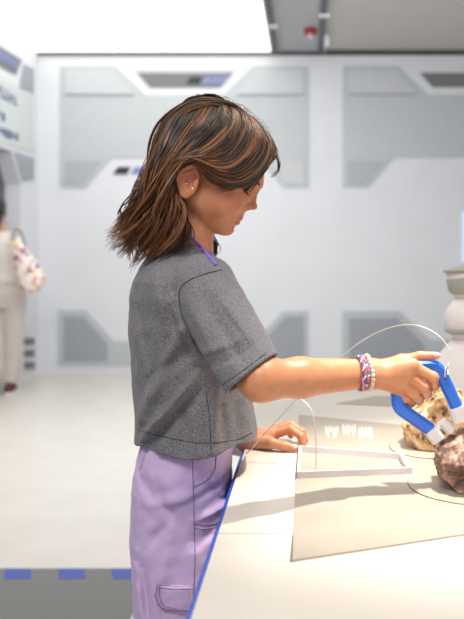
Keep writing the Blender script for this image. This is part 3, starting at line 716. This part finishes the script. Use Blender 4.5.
# ---- bracelets
def ring_pts(c, d, r, n, seed=0, wob=.0):
    d = d/np.linalg.norm(d); u = np.cross(d, A(0, 0, 1)); u /= np.linalg.norm(u); v = np.cross(d, u); rr = np.random.default_rng(seed)
    return [c+r*(math.cos(a)*u+math.sin(a)*v)+d*wob*math.sin(3*a+seed) for a in np.linspace(0, 2*math.pi, n, endpoint=False)]
wd = W-EL
bc = P(365, 373, 1.224); rdir = A(.975, .22, .03)
def beads(name, c, r, n, br, mats, seed=0, wob=.001):
    bm = bmesh.new()
    for i, p in enumerate(ring_pts(c, rdir, r, n, seed, wob)):
        k = len(bm.faces)
        bmesh.ops.create_icosphere(bm, subdivisions=2, radius=br, matrix=Matrix.Translation(tuple(p)))
        bm.faces.ensure_lookup_table()
        for f in bm.faces[k:]: f.material_index = i % len(mats)
    me = bpy.data.meshes.new(name); bm.to_mesh(me); bm.free()
    for m in mats: me.materials.append(m)
    return link(name, me, None, girl)
M_bead = mat('cream_bead', srgb(235, 215, 195), .4); M_pk = mat('pink_bead', srgb(226, 130, 160), .5); M_bl = mat('blue_bead', srgb(60, 130, 200), .5); M_rd = mat('red_thread', srgb(190, 60, 80), .6); M_wh = mat('white_bead', srgb(235, 232, 235), .5); M_nv = mat('navy_thread', srgb(60, 60, 120), .6)
beads('bead_bracelet', bc+wd*.025, .0268, 25, .0036, [M_bead], 1)
o = beads('bead_bracelet', bc-wd*.02, .0265, 40, .0022, [M_wh, M_pk, M_pk, M_bl], 2, .0015)
for k, (m, ph) in enumerate(((M_wh, 0), (M_bl, 2), (M_rd, 4), (M_nv, 5))):
    pts = []
    dd = rdir/np.linalg.norm(rdir); u = np.cross(dd, A(0, 0, 1)); u /= np.linalg.norm(u); v = np.cross(dd, u)
    for a in np.linspace(0, 2*math.pi, 90):
        rr_ = .0262+.0012*math.sin(11*a+ph); pts.append(bc-wd*.055+rr_*(math.cos(a)*u+math.sin(a)*v)+dd*.0017*math.cos(11*a+ph))
    tube('braided_bracelet', pts, .0013, m, girl, 6)
tube('bracelet_tassel', [bc-wd*.04+A(0, -.0275, -.004), bc-wd*.03+A(0, -.029, -.012), bc-wd*.025+A(0, -.024, -.022)], .0018, M_pk, girl, 6, n=8)
tube('wrist_band', ring_pts(LW_+A(.002, 0, .001), LW_-LE, .0235, 40)+ring_pts(LW_+A(.002, 0, .001), LW_-LE, .0235, 40)[:1], .002, mat('green_band', srgb(110, 165, 70), .5), girl, 6)

# ---- hair
gd = [
 [(252, 118, 1.37), (266, 134, 1.345), (273, 150, 1.325), (268, 166, 1.312), (256, 181, 1.305), (240, 189, 1.300), (222, 187, 1.295), (208, 178, 1.288), (199, 166, 1.283), (189, 159, 1.283), (182, 164, 1.286), (177, 182, 1.292), (180, 204, 1.298), (184, 222, 1.298), (182, 240, 1.295)],
 [(240, 110, 1.375), (254, 124, 1.345), (260, 140, 1.318), (252, 158, 1.300), (236, 172, 1.290), (217, 172, 1.284), (202, 162, 1.280), (189, 156, 1.280), (178, 165, 1.282), (172, 185, 1.283), (175, 208, 1.285), (176, 230, 1.282), (168, 248, 1.280)],
 [(226, 102, 1.378), (236, 112, 1.350), (237, 128, 1.315), (226, 146, 1.292), (208, 156, 1.282), (192, 156, 1.278), (179, 165, 1.276), (169, 185, 1.276), (167, 212, 1.278), (164, 238, 1.276), (154, 262, 1.280)],
 [(214, 97, 1.380), (218, 106, 1.350), (212, 122, 1.312), (199, 138, 1.288), (184, 152, 1.278), (171, 171, 1.275), (166, 195, 1.275), (159, 218, 1.280), (150, 240, 1.288), (141, 264, 1.305)],
 [(204, 97, 1.380), (200, 105, 1.352), (190, 120, 1.318), (178, 138, 1.294), (168, 157, 1.284), (161, 180, 1.284), (154, 203, 1.292), (144, 225, 1.305), (133, 243, 1.320), (124, 257, 1.33)],
 [(195, 99, 1.380), (186, 106, 1.358), (174, 121, 1.330), (164, 142, 1.312), (157, 165, 1.308), (151, 187, 1.312), (142, 208, 1.325), (130, 228, 1.335), (116, 243, 1.34)],
 [(190, 101, 1.382), (179, 108, 1.372), (166, 123, 1.360), (156, 145, 1.352), (151, 168, 1.350), (145, 190, 1.350), (136, 210, 1.352), (124, 228, 1.355), (112, 238, 1.355)]]
NT = 30
def resample(g):
    w = np.array([P(*a) for a in g]); c = catmull(w, 80); L = np.r_[0, np.cumsum(nrm(np.diff(c, axis=0)))]; L /= L[-1]
    return np.stack([np.interp(np.linspace(0, 1, NT), L, c[:, i]) for i in range(3)], -1)
GN = np.array([resample(g) for g in gd])                     # (7,NT,3)
GF = GN.copy(); GF[:, :, 1] = 2*YG-GF[:, :, 1]+.004

def guide(side, u):
    g = GN if side < 0 else GF
    gg = np.array([catmull(g[:, k], 61) for k in range(NT)])       # (NT,61,3)
    i = np.clip(u/6*60, 0, 60-1e-6); a = i.astype(int); f = (i-a)[:, None, None]
    g0 = gg[:, a].transpose(1, 0, 2); g1 = gg[:, a+1].transpose(1, 0, 2); return g0*(1-f)+g1*f
strands = []; shade = []; rad = []
tt = np.linspace(0, 1, NT)[None]
ctr = from_local((.0, 0, .04))
for side, ncl in ((-1, 380), (1, 170)):
    cu = rng.random(ncl)*6 if side < 0 else 1.0+rng.random(ncl)*5; per = 9
    for c_ in range(ncl):
        lay = rng.random()**1.5; n = per
        u = np.clip(cu[c_]+rng.normal(0, .10, n), 0, 6); S_ = guide(side, u)
        # layer depth: towards the inside of the head of hair
        out = S_-ctr; out[:, :, 2] *= np.clip(1-1.6*tt, 0, 1); out /= np.linalg.norm(out, axis=2, keepdims=True)+1e-9
        dep = (.006-.020*lay)+rng.normal(0, .0012, (n, 1))
        S_ = S_+out*(dep*(.35+.65*tt)*1.0)[:, :, None]
        ph = rng.random()*6.28; fr_ = rng.uniform(1.8, 3.3); amp = rng.uniform(.005, .015)*(1.35-.5*lay)*(1.0 if cu[c_] > .8 else .55); cof = rng.normal(0, .008, 3)*A(1, .7, 1)
        ramp = np.clip((tt-.40)/.42, 0, 1)**1.1; S_ = S_+ramp[:, :, None]*cof+(.0016*np.sin(tt*17+ph))[:, :, None]*rng.normal(0, 1, 3)
        wv = np.sin(tt*fr_*6.28+ph)
        wv2 = np.cos(tt*fr_*6.28+ph+rng.random())
        S_ = S_+ramp[:, :, None]*amp*(wv[:, :, None]*A(1, .1, .1)+wv2[:, :, None]*A(.1, .9, 0))
        # the clump draws together then frays at its end
        mean = S_.mean(0, keepdims=True); pull = np.interp(tt, [0, .25, .6, .88, 1], [0, .35, .62, .72, .45])[:, :, None]
        S_ = S_*(1-pull)+mean*pull
        S_ = S_+rng.normal(0, .0035, (n, 1, 3))*(np.clip(tt-.75, 0, 1)*4)[:, :, None]
        # individual lengths
        ln = rng.uniform(.74, 1.03)*rng.uniform(.95, 1.0, n)
        for k in range(n):
            x = np.clip(np.linspace(0, 1, NT)*ln[k], 0, 1)*(NT-1)
            S_[k] = np.stack([np.interp(x, np.arange(NT), S_[k, :, i]) for i in range(3)], -1)
        strands.append(S_); cs = rng.random(); shade += [np.clip(cs+rng.normal(0, .12), 0, 1) for _ in range(n)]
        rad += [rng.uniform(.0006, .00110) for _ in range(n)]
# short fringe hairs and fly-aways
def extra(px, n, spread, r, wob=.002):
    base = catmull([P(*a) for a in px], NT)
    for _ in range(n):
        o = rng.normal(0, spread, 3)*A(1, .8, 1); S_ = base+o*np.linspace(.4, 1.3, NT)[:, None]+wob*np.sin(np.linspace(0, 5, NT)+rng.random()*6)[:, None]*rng.normal(0, .6, 3)
        strands.append(S_[None]); shade.append(rng.random()); rad.append(r*rng.uniform(.7, 1.2))
extra([(250, 118, 1.385), (264, 132, 1.38), (273, 148, 1.375), (278, 162, 1.372), (277, 171, 1.37), (271, 176, 1.368)], 10, .0014, .0006)
extra([(255, 122, 1.37), (266, 138, 1.35), (268, 154, 1.33), (262, 168, 1.322), (253, 180, 1.315), (245, 189, 1.31)], 60, .0030, .0009)
extra([(246, 118, 1.37), (258, 134, 1.345), (258, 155, 1.322), (248, 172, 1.308), (236, 184, 1.302), (222, 187, 1.298)], 60, .0035, .0009)
extra([(258, 124, 1.375), (268, 136, 1.365), (274, 150, 1.36), (272, 158, 1.35), (266, 163, 1.34)], 50, .003, .0009)
extra([(190, 200, 1.45), (203, 225, 1.45), (212, 240, 1.445), (215, 250, 1.44), (209, 258, 1.44)], 40, .0035, .0010, .004)
extra([(195, 205, 1.45), (206, 232, 1.45), (210, 248, 1.445), (204, 256, 1.44), (198, 255, 1.44)], 26, .003, .0009, .004)
extra([(183, 205, 1.31), (184, 218, 1.30), (188, 230, 1.298), (186, 240, 1.295), (180, 246, 1.29)], 30, .003, .0009, .003)
def crest(px, n, spr):
    long = catmull([P(a, b+4.5-2.0*(b > 150), c) for a, b, c in px], 100)
    for c_ in range(n):
        i0 = int(rng.uniform(0, 42)); i1 = int(rng.uniform(82, 100)); ix = np.linspace(i0, i1-1, NT); base = np.stack([np.interp(ix, np.arange(100), long[:, i]) for i in range(3)], -1)
        o = rng.normal(0, 1, 3)*A(.002, spr, .0010); ph = rng.random()*6.3; sh0 = rng.uniform(.35, 1); am = rng.uniform(.003, .009)
        for _ in range(8):
            S_ = base+o+rng.normal(0, .0016, 3)+(np.linspace(0, 1, NT)**1.5*am*np.sin(np.linspace(0, 15, NT)+ph))[:, None]*A(1, .6, .2)
            S_ = S_+np.linspace(0, 1, NT)[:, None]*(S_*0+o*A(1, .8, 1)*1.2)
            strands.append(S_[None]); shade.append(np.clip(sh0+rng.normal(0, .1), 0, 1)); rad.append(rng.uniform(.0006, .001))
crest([(248, 112, 1.372), (238, 104, 1.372), (225, 99, 1.372), (208, 97, 1.372), (194, 99.5, 1.372), (180, 107, 1.37), (167, 121, 1.368), (157, 144, 1.365), (151, 170, 1.362), (143, 196, 1.36), (132, 220, 1.36), (121, 240, 1.36)], 30, .010)
crest([(236, 106, 1.36), (222, 100.5, 1.358), (206, 99.5, 1.354), (190, 105, 1.348), (176, 118, 1.34), (165, 138, 1.325), (157, 162, 1.315), (150, 188, 1.312), (141, 213, 1.318), (130, 234, 1.325), (122, 252, 1.33)], 18, .007)
for k in range(46):
    s0 = rng.uniform(195, 262); y0 = 97+((s0-205)/60)**2*38 if s0 > 205 else 99
    dx = rng.uniform(4, 14); strands.append(catmull([P(s0, y0+4, 1.37), P(s0+dx*.5, y0-rng.uniform(0, 4), 1.37), P(s0+dx, y0+rng.uniform(0, 9), 1.37)], NT)[None]); shade.append(.9); rad.append(.00028)
for k in range(60):
    a = rng.uniform(0, 1); x = 150-30*a; y = 160+70*a
    strands.append(catmull([P(x+12, y-22, 1.35), P(x-rng.uniform(0, 6), y, 1.35), P(x-rng.uniform(4, 14), y+rng.uniform(14, 26), 1.35)], NT)[None]); shade.append(.8); rad.append(.00035)
HS = np.concatenate(strands); sh_ = np.array(shade); rad = np.array(rad)
ql = to_local(HS.reshape(-1, 3)).reshape(HS.shape)
over = ((((ql[..., 0]-.009)/.0165)**2+((ql[..., 2]+.001)/.025)**2) < 1) & (ql[..., 1] < -.05)    # keep the ear free
keep = over.sum(1) < 1; HS = HS[keep]; sh_ = sh_[keep]; rad = rad[keep]
rd = rad[:, None]*(1-.75*np.clip(tt-.7, 0, 1)/.3)*np.clip(.35+tt*9, 0, 1)
flat = HS.reshape(-1, 3).copy()
for it in range(3):                                             # keep every strand outside the head and the neck
    fn = lambda p: np.minimum(np.minimum(head(to_local(p), False), ell(to_local(p), (.009, -.080, .000), (.019, .026, .028))), cone(p, NB, from_local((-.012, 0, -.005)), .052, .045))
    d = fn(flat); w = d < .0025
    if not w.any(): break
    pw = flat[w]; e = 2e-4; g = np.stack([(fn(pw+e*np.eye(3)[i])-d[w])/e for i in range(3)], -1)
    g /= np.linalg.norm(g, axis=1)[:, None]+1e-9
    flat[w] += (.0025+.002*rng.random(w.sum())-d[w])[:, None]*g
HS = flat.reshape(HS.shape)
V, Q = tubes(HS, rd, 4)
cap = lambda p: (lambda q: smax(ell(q, (.004, 0, .0585), (.0945, .0725, .0700)), np.maximum((q[:, 0]-.035)-(q[:, 2]-.03)*.95, -(q[:, 2]+.03)-.3*q[:, 0]), .006))(to_local(p))
V2, Q2 = mesh_sdf(cap, HO-.14, HO+.17, .004)
VV = np.vstack([V, V2]); QQ = np.vstack([Q, Q2+len(V)])
me = mesh_np('hair', VV, QQ)
sv = np.repeat(sh_[:, None], NT, 1); tv = np.repeat(tt, len(HS), 0)
n_ = 4
attr(me, 'strand', np.r_[np.repeat(sv.ravel(), n_), np.full(len(V2), .42)]); attr(me, 'along', np.r_[np.repeat(tv.ravel(), n_), np.zeros(len(V2))])
M_hair = mat('brown_hair', srgb(78, 50, 33), .42, spec=.45); nt = M_hair.node_tree; b = nt.nodes['Principled BSDF']
a1 = nt.nodes.new('ShaderNodeAttribute'); a1.attribute_name = 'strand'
rp = nt.nodes.new('ShaderNodeValToRGB'); e = rp.color_ramp.elements
e[0].color = srgb(22, 12, 7); e[1].color = srgb(150, 99, 58); x = e.new(.45); x.color = srgb(45, 27, 16); x = e.new(.80); x.color = srgb(86, 54, 31)
nt.links.new(a1.outputs['Fac'], rp.inputs[0])
a2 = nt.nodes.new('ShaderNodeAttribute'); a2.attribute_name = 'along'
mr = nt.nodes.new('ShaderNodeMapRange'); mr.inputs['From Min'].default_value = .45; mr.inputs['From Max'].default_value = 1; mr.inputs['To Max'].default_value = .30
nt.links.new(a2.outputs['Fac'], mr.inputs['Value'])
mx = nt.nodes.new('ShaderNodeMix'); mx.data_type = 'RGBA'; mx.inputs['B'].default_value = srgb(158, 98, 48)
nt.links.new(mr.outputs[0], mx.inputs['Factor']); nt.links.new(rp.outputs[0], mx.inputs['A']); nt.links.new(mx.outputs['Result'], b.inputs['Base Color'])
link('hair', me, M_hair, girl)

# ================================================================== the woman at the left
YW = 6.45
def PW(px, py, dy=0): return P(px, py, YW+dy)
wo = empty('person', (-2.5, YW, 0), 'woman in cream clothes with black hair seen from behind by left wall', 'person')
Xc = PW(3, 300)[0]
wHO = A(PW(-5, 205)[0], YW, 1.50); RW = rotm('Z', 100)@rotm('Y', 6)
M_skin2 = mat('skin_tan', srgb(190, 140, 112), .5, sss=.05)
ft = [(A(Xc-.07, YW-.06, .05)), (A(Xc+.05, YW+.03, .05))]
def wbody(p):
    d = head(((p-wHO)@RW)/1.06)*1.06
    d = smin(d, cone(p, A(Xc-.02, YW, 1.32), wHO, .055, .048), .02)
    d = smin(d, column(p, [(.76, Xc, YW, .14, .10), (.86, Xc, YW, .155, .12), (1.0, Xc-.01, YW, .12, .09), (1.15, Xc-.02, YW, .14, .095), (1.25, Xc-.02, YW, .15, .09), (1.33, Xc-.02, YW, .08, .06)]), .02)
    for s, f in zip((-1, 1), ft):
        d = smin(d, chain(p, [A(Xc+s*.08, YW, .80), A((Xc+s*.08+f[0])/2, YW-.01, .42), f+A(0, 0, .03)], [.075, .048, .03]), .02)
        d = smin(d, cone(p, f, f+A(-.04, .13, -.01), .035, .03), .02)
        sh_p = A(Xc-.02+s*.15, YW, 1.26)
        e_p = A(Xc-.02+s*.20, YW+.02, 1.02)
        d = smin(d, cone(p, sh_p, e_p, .042, .035), .02); h_p = A(Xc-.02+s*.17, YW+.17, .92); d = smin(d, cone(p, e_p, h_p, .034, .022), .01)
        for k in range(4): d = smin(d, cone(p, h_p, h_p+A(.012*(k-1.5), .07, -.03), .012, .007), .008)
        d = smin(d, cone(p, h_p, h_p+A(-s*.04, .035, -.01), .012, .008), .008)
    return d
V, Q = mesh_sdf(wbody, (Xc-.4, YW-.3, 0), (Xc+.4, YW+.4, 1.68), .006, slack=1.9); link('body', mesh_np('body', V, Q), M_skin2, wo)
M_cream = mat('cream_blouse', srgb(214, 206, 198), .9, scale=30); M_beige = mat('beige_trousers', srgb(196, 186, 180), .9, scale=30)
def blouse(p):
    d = column(p, [(.93, Xc, YW, .165, .125), (1.05, Xc-.01, YW, .145, .115), (1.16, Xc-.02, YW, .16, .115), (1.26, Xc-.02, YW, .165, .105), (1.31, Xc-.02, YW, .11, .08), (1.345, Xc-.02, YW, .07, .06)])
    for s in (-1, 1): d = smin(d, cone(p, A(Xc-.02+s*.145, YW, 1.255), A(Xc-.02+s*.20, YW+.02, 1.06), .055, .05), .02)
    return d+.003*vnoise(p, 18)
V, Q = mesh_sdf(blouse, (Xc-.4, YW-.25, .85), (Xc+.4, YW+.3, 1.4), .007, slack=1.9); link('blouse', mesh_np('blouse', V, Q), M_cream, wo)
def wpants(p):
    d = column(p, [(.72, Xc, YW, .15, .12), (.84, Xc, YW, .175, .14), (.96, Xc, YW, .14, .11), (1.0, Xc, YW, .13, .1)])
    for s, f in zip((-1, 1), ft):
        g = A(f[0], f[1], .12); d = smin(d, chain(p, [A(Xc+s*.085, YW, .80), (A(Xc+s*.085, YW, .80)+g)/2, g], [.105, .088, .072]), .03)
    return smax(d+.004*vnoise(p, 14), .10-p[:, 2], .004)
V, Q = mesh_sdf(wpants, (Xc-.4, YW-.3, .05), (Xc+.4, YW+.3, 1.03), .007, slack=1.9); link('trousers', mesh_np('trousers', V, Q), M_beige, wo)
for f in ft:
    g = lambda p: smax(smin(ell(p, f+A(0, -.02, .0), (.045, .07, .05)), ell(p, f+A(-.03, .09, -.012), (.045, .09, .036)), .03), .003-p[:, 2], .004)
    V, Q = mesh_sdf(g, f-A(.15, .16, .06), f+A(.12, .25, .1), .006); s = link('shoe', mesh_np('shoe', V, Q), mat('dark_red_shoe', srgb(96, 48, 44), .6), wo)
    V, Q = mesh_sdf(lambda p: smax(smin(ell(p, f+A(0, -.02, -.03), (.048, .074, .04)), ell(p, f+A(-.03, .09, -.03), (.048, .094, .04)), .03), np.abs(p[:, 2]-.012)-.012, .003), f-A(.15, .16, .06), f+A(.12, .25, .1), .006)
    link('sole', mesh_np('sole', V, Q), M_white, s)
def whair(p):
    q = ((p-wHO)@RW)/1.06; d = smax(ell(q, (.0, 0, .055), (.105, .082, .080)), q[:, 0]-.05-(q[:, 2]-.02)*.4, .01)*1.06
    d = smin(d, cone(p, wHO+A(.0, -.05, .0), A(wHO[0], YW-.10, 1.30), .085, .05), .04)
    return d+.003*np.sin(p[:, 0]*260+4*vnoise(p, 10))
V, Q = mesh_sdf(whair, wHO-.32, wHO+.2, .006, slack=1.9); link('hair', mesh_np('hair', V, Q), mat('black_hair', srgb(26, 24, 27), .4), wo)
# handbag with flowers
M_bag = mat('bag_cream', srgb(232, 224, 216), .8); nt = M_bag.node_tree; b = nt.nodes['Principled BSDF']
tc = nt.nodes.new('ShaderNodeTexCoord'); src = b.inputs['Base Color'].links[0].from_socket
for k, (c, s, th) in enumerate(((srgb(214, 120, 140), 17, .30), (srgb(96, 84, 140), 13, .30), (srgb(222, 196, 110), 21, .30))):
    vo = nt.nodes.new('ShaderNodeTexVoronoi'); vo.inputs['Scale'].default_value = s; nt.links.new(tc.outputs['Object'], vo.inputs['Vector'])
    lt_ = nt.nodes.new('ShaderNodeMath'); lt_.operation = 'LESS_THAN'; lt_.inputs[1].default_value = th; nt.links.new(vo.outputs['Distance'], lt_.inputs[0])
    mx = nt.nodes.new('ShaderNodeMix'); mx.data_type = 'RGBA'; nt.links.new(lt_.outputs[0], mx.inputs['Factor']); nt.links.new(src, mx.inputs['A']); mx.inputs['B'].default_value = c; src = mx.outputs['Result']
nt.links.new(src, b.inputs['Base Color'])
bgc = PW(28, 269, -.24)
bg = empty('shoulder_bag', tuple(bgc), 'floral cream shoulder bag on the shoulder of the woman', 'bag')
def bag(p):
    q = p-bgc; q = q*A(1, 1.7, 1)
    return cone(q, PW(17, 246, -.24)-bgc, PW(31, 278, -.24)-bgc, .05, .115)*.7+.004*vnoise(p, 16)
V, Q = mesh_sdf(bag, bgc-.25, bgc+.25, .006); link('bag_body', mesh_np('bag_body', V, Q), M_bag, bg)
tube('strap', [PW(20, 256, -.22), PW(14, 242, -.17), PW(14, 231, -.06), PW(17, 229, .02), PW(22, 234, .05), PW(26, 250, -.2)], .012, mat('strap_grey', srgb(150, 140, 150), .8), bg, n=24)

# ================================================================== lights
def area(name, loc, aim, size, power, col, sy=None, spread=None):
    l = bpy.data.lights.new(name, 'AREA'); l.energy = power; l.color = col; l.size = size
    if sy: l.shape = 'RECTANGLE'; l.size_y = sy
    if spread: l.spread = math.radians(spread)
    o = bpy.data.objects.new(name, l); COL.objects.link(o); o.location = loc
    o.rotation_euler = (Vector(aim)-Vector(loc)).to_track_quat('-Z', 'Y').to_euler(); return o
def spot(name, loc, aim, power, col, ang, blend=.4, rad=.04):
    l = bpy.data.lights.new(name, 'SPOT'); l.energy = power; l.color = col; l.spot_size = math.radians(ang); l.spot_blend = blend; l.shadow_soft_size = rad
    o = bpy.data.objects.new(name, l); COL.objects.link(o); o.location = loc
    o.rotation_euler = (Vector(aim)-Vector(loc)).to_track_quat('-Z', 'Y').to_euler(); return o
spot('spot_lamp', (.62, 1.34, 3.0), (.27, 1.30, .78), 540, (1, .89, .78), 27, 1.0, .05)
spot('spot_lamp', (.7, 2.4, 3.0), (.2, 1.2, .8), 60, (1, .92, .82), 50, .8, .14)
area('fill_light', (-.5, -.2, 2.9), (-.25, 1.4, 1.0), .8, 44, (1, .95, .90))  # added fill from behind the camera, brightens her near side
area('fill_light', (-.15, 1.5, 3.1), (-.15, 1.4, 1.0), .5, 12, (1, .93, .85))
area('fill_light', (-.3, 4.2, 3.1), (-.6, 6.8, .9), 2.4, 112, (.98, .98, 1))  # added fill aimed at the back wall to lift wall and floor
w = bpy.data.worlds.new('World'); SC.world = w; w.use_nodes = True
w.node_tree.nodes['Background'].inputs[0].default_value = (.93, .95, 1, 1); w.node_tree.nodes['Background'].inputs[1].default_value = .40

# ================================================================== camera
cam = bpy.data.cameras.new('Camera'); co = bpy.data.objects.new('Camera', cam); COL.objects.link(co)
co.location = (0, 0, CZ); co.rotation_euler = (math.pi/2, 0, 0)
cam.sensor_fit = 'HORIZONTAL'; cam.sensor_width = 24; cam.lens = F/464*24
cam.shift_x = (232-CX)/464; cam.shift_y = -(309.5-CY)/464
cam.clip_start = .05
cam.dof.use_dof = True; cam.dof.focus_distance = 1.27; cam.dof.aperture_fstop = 3.6
SC.camera = co
SC.view_settings.view_transform = 'Standard'; SC.view_settings.look = 'None'; SC.view_settings.exposure = 0; SC.view_settings.gamma = 1
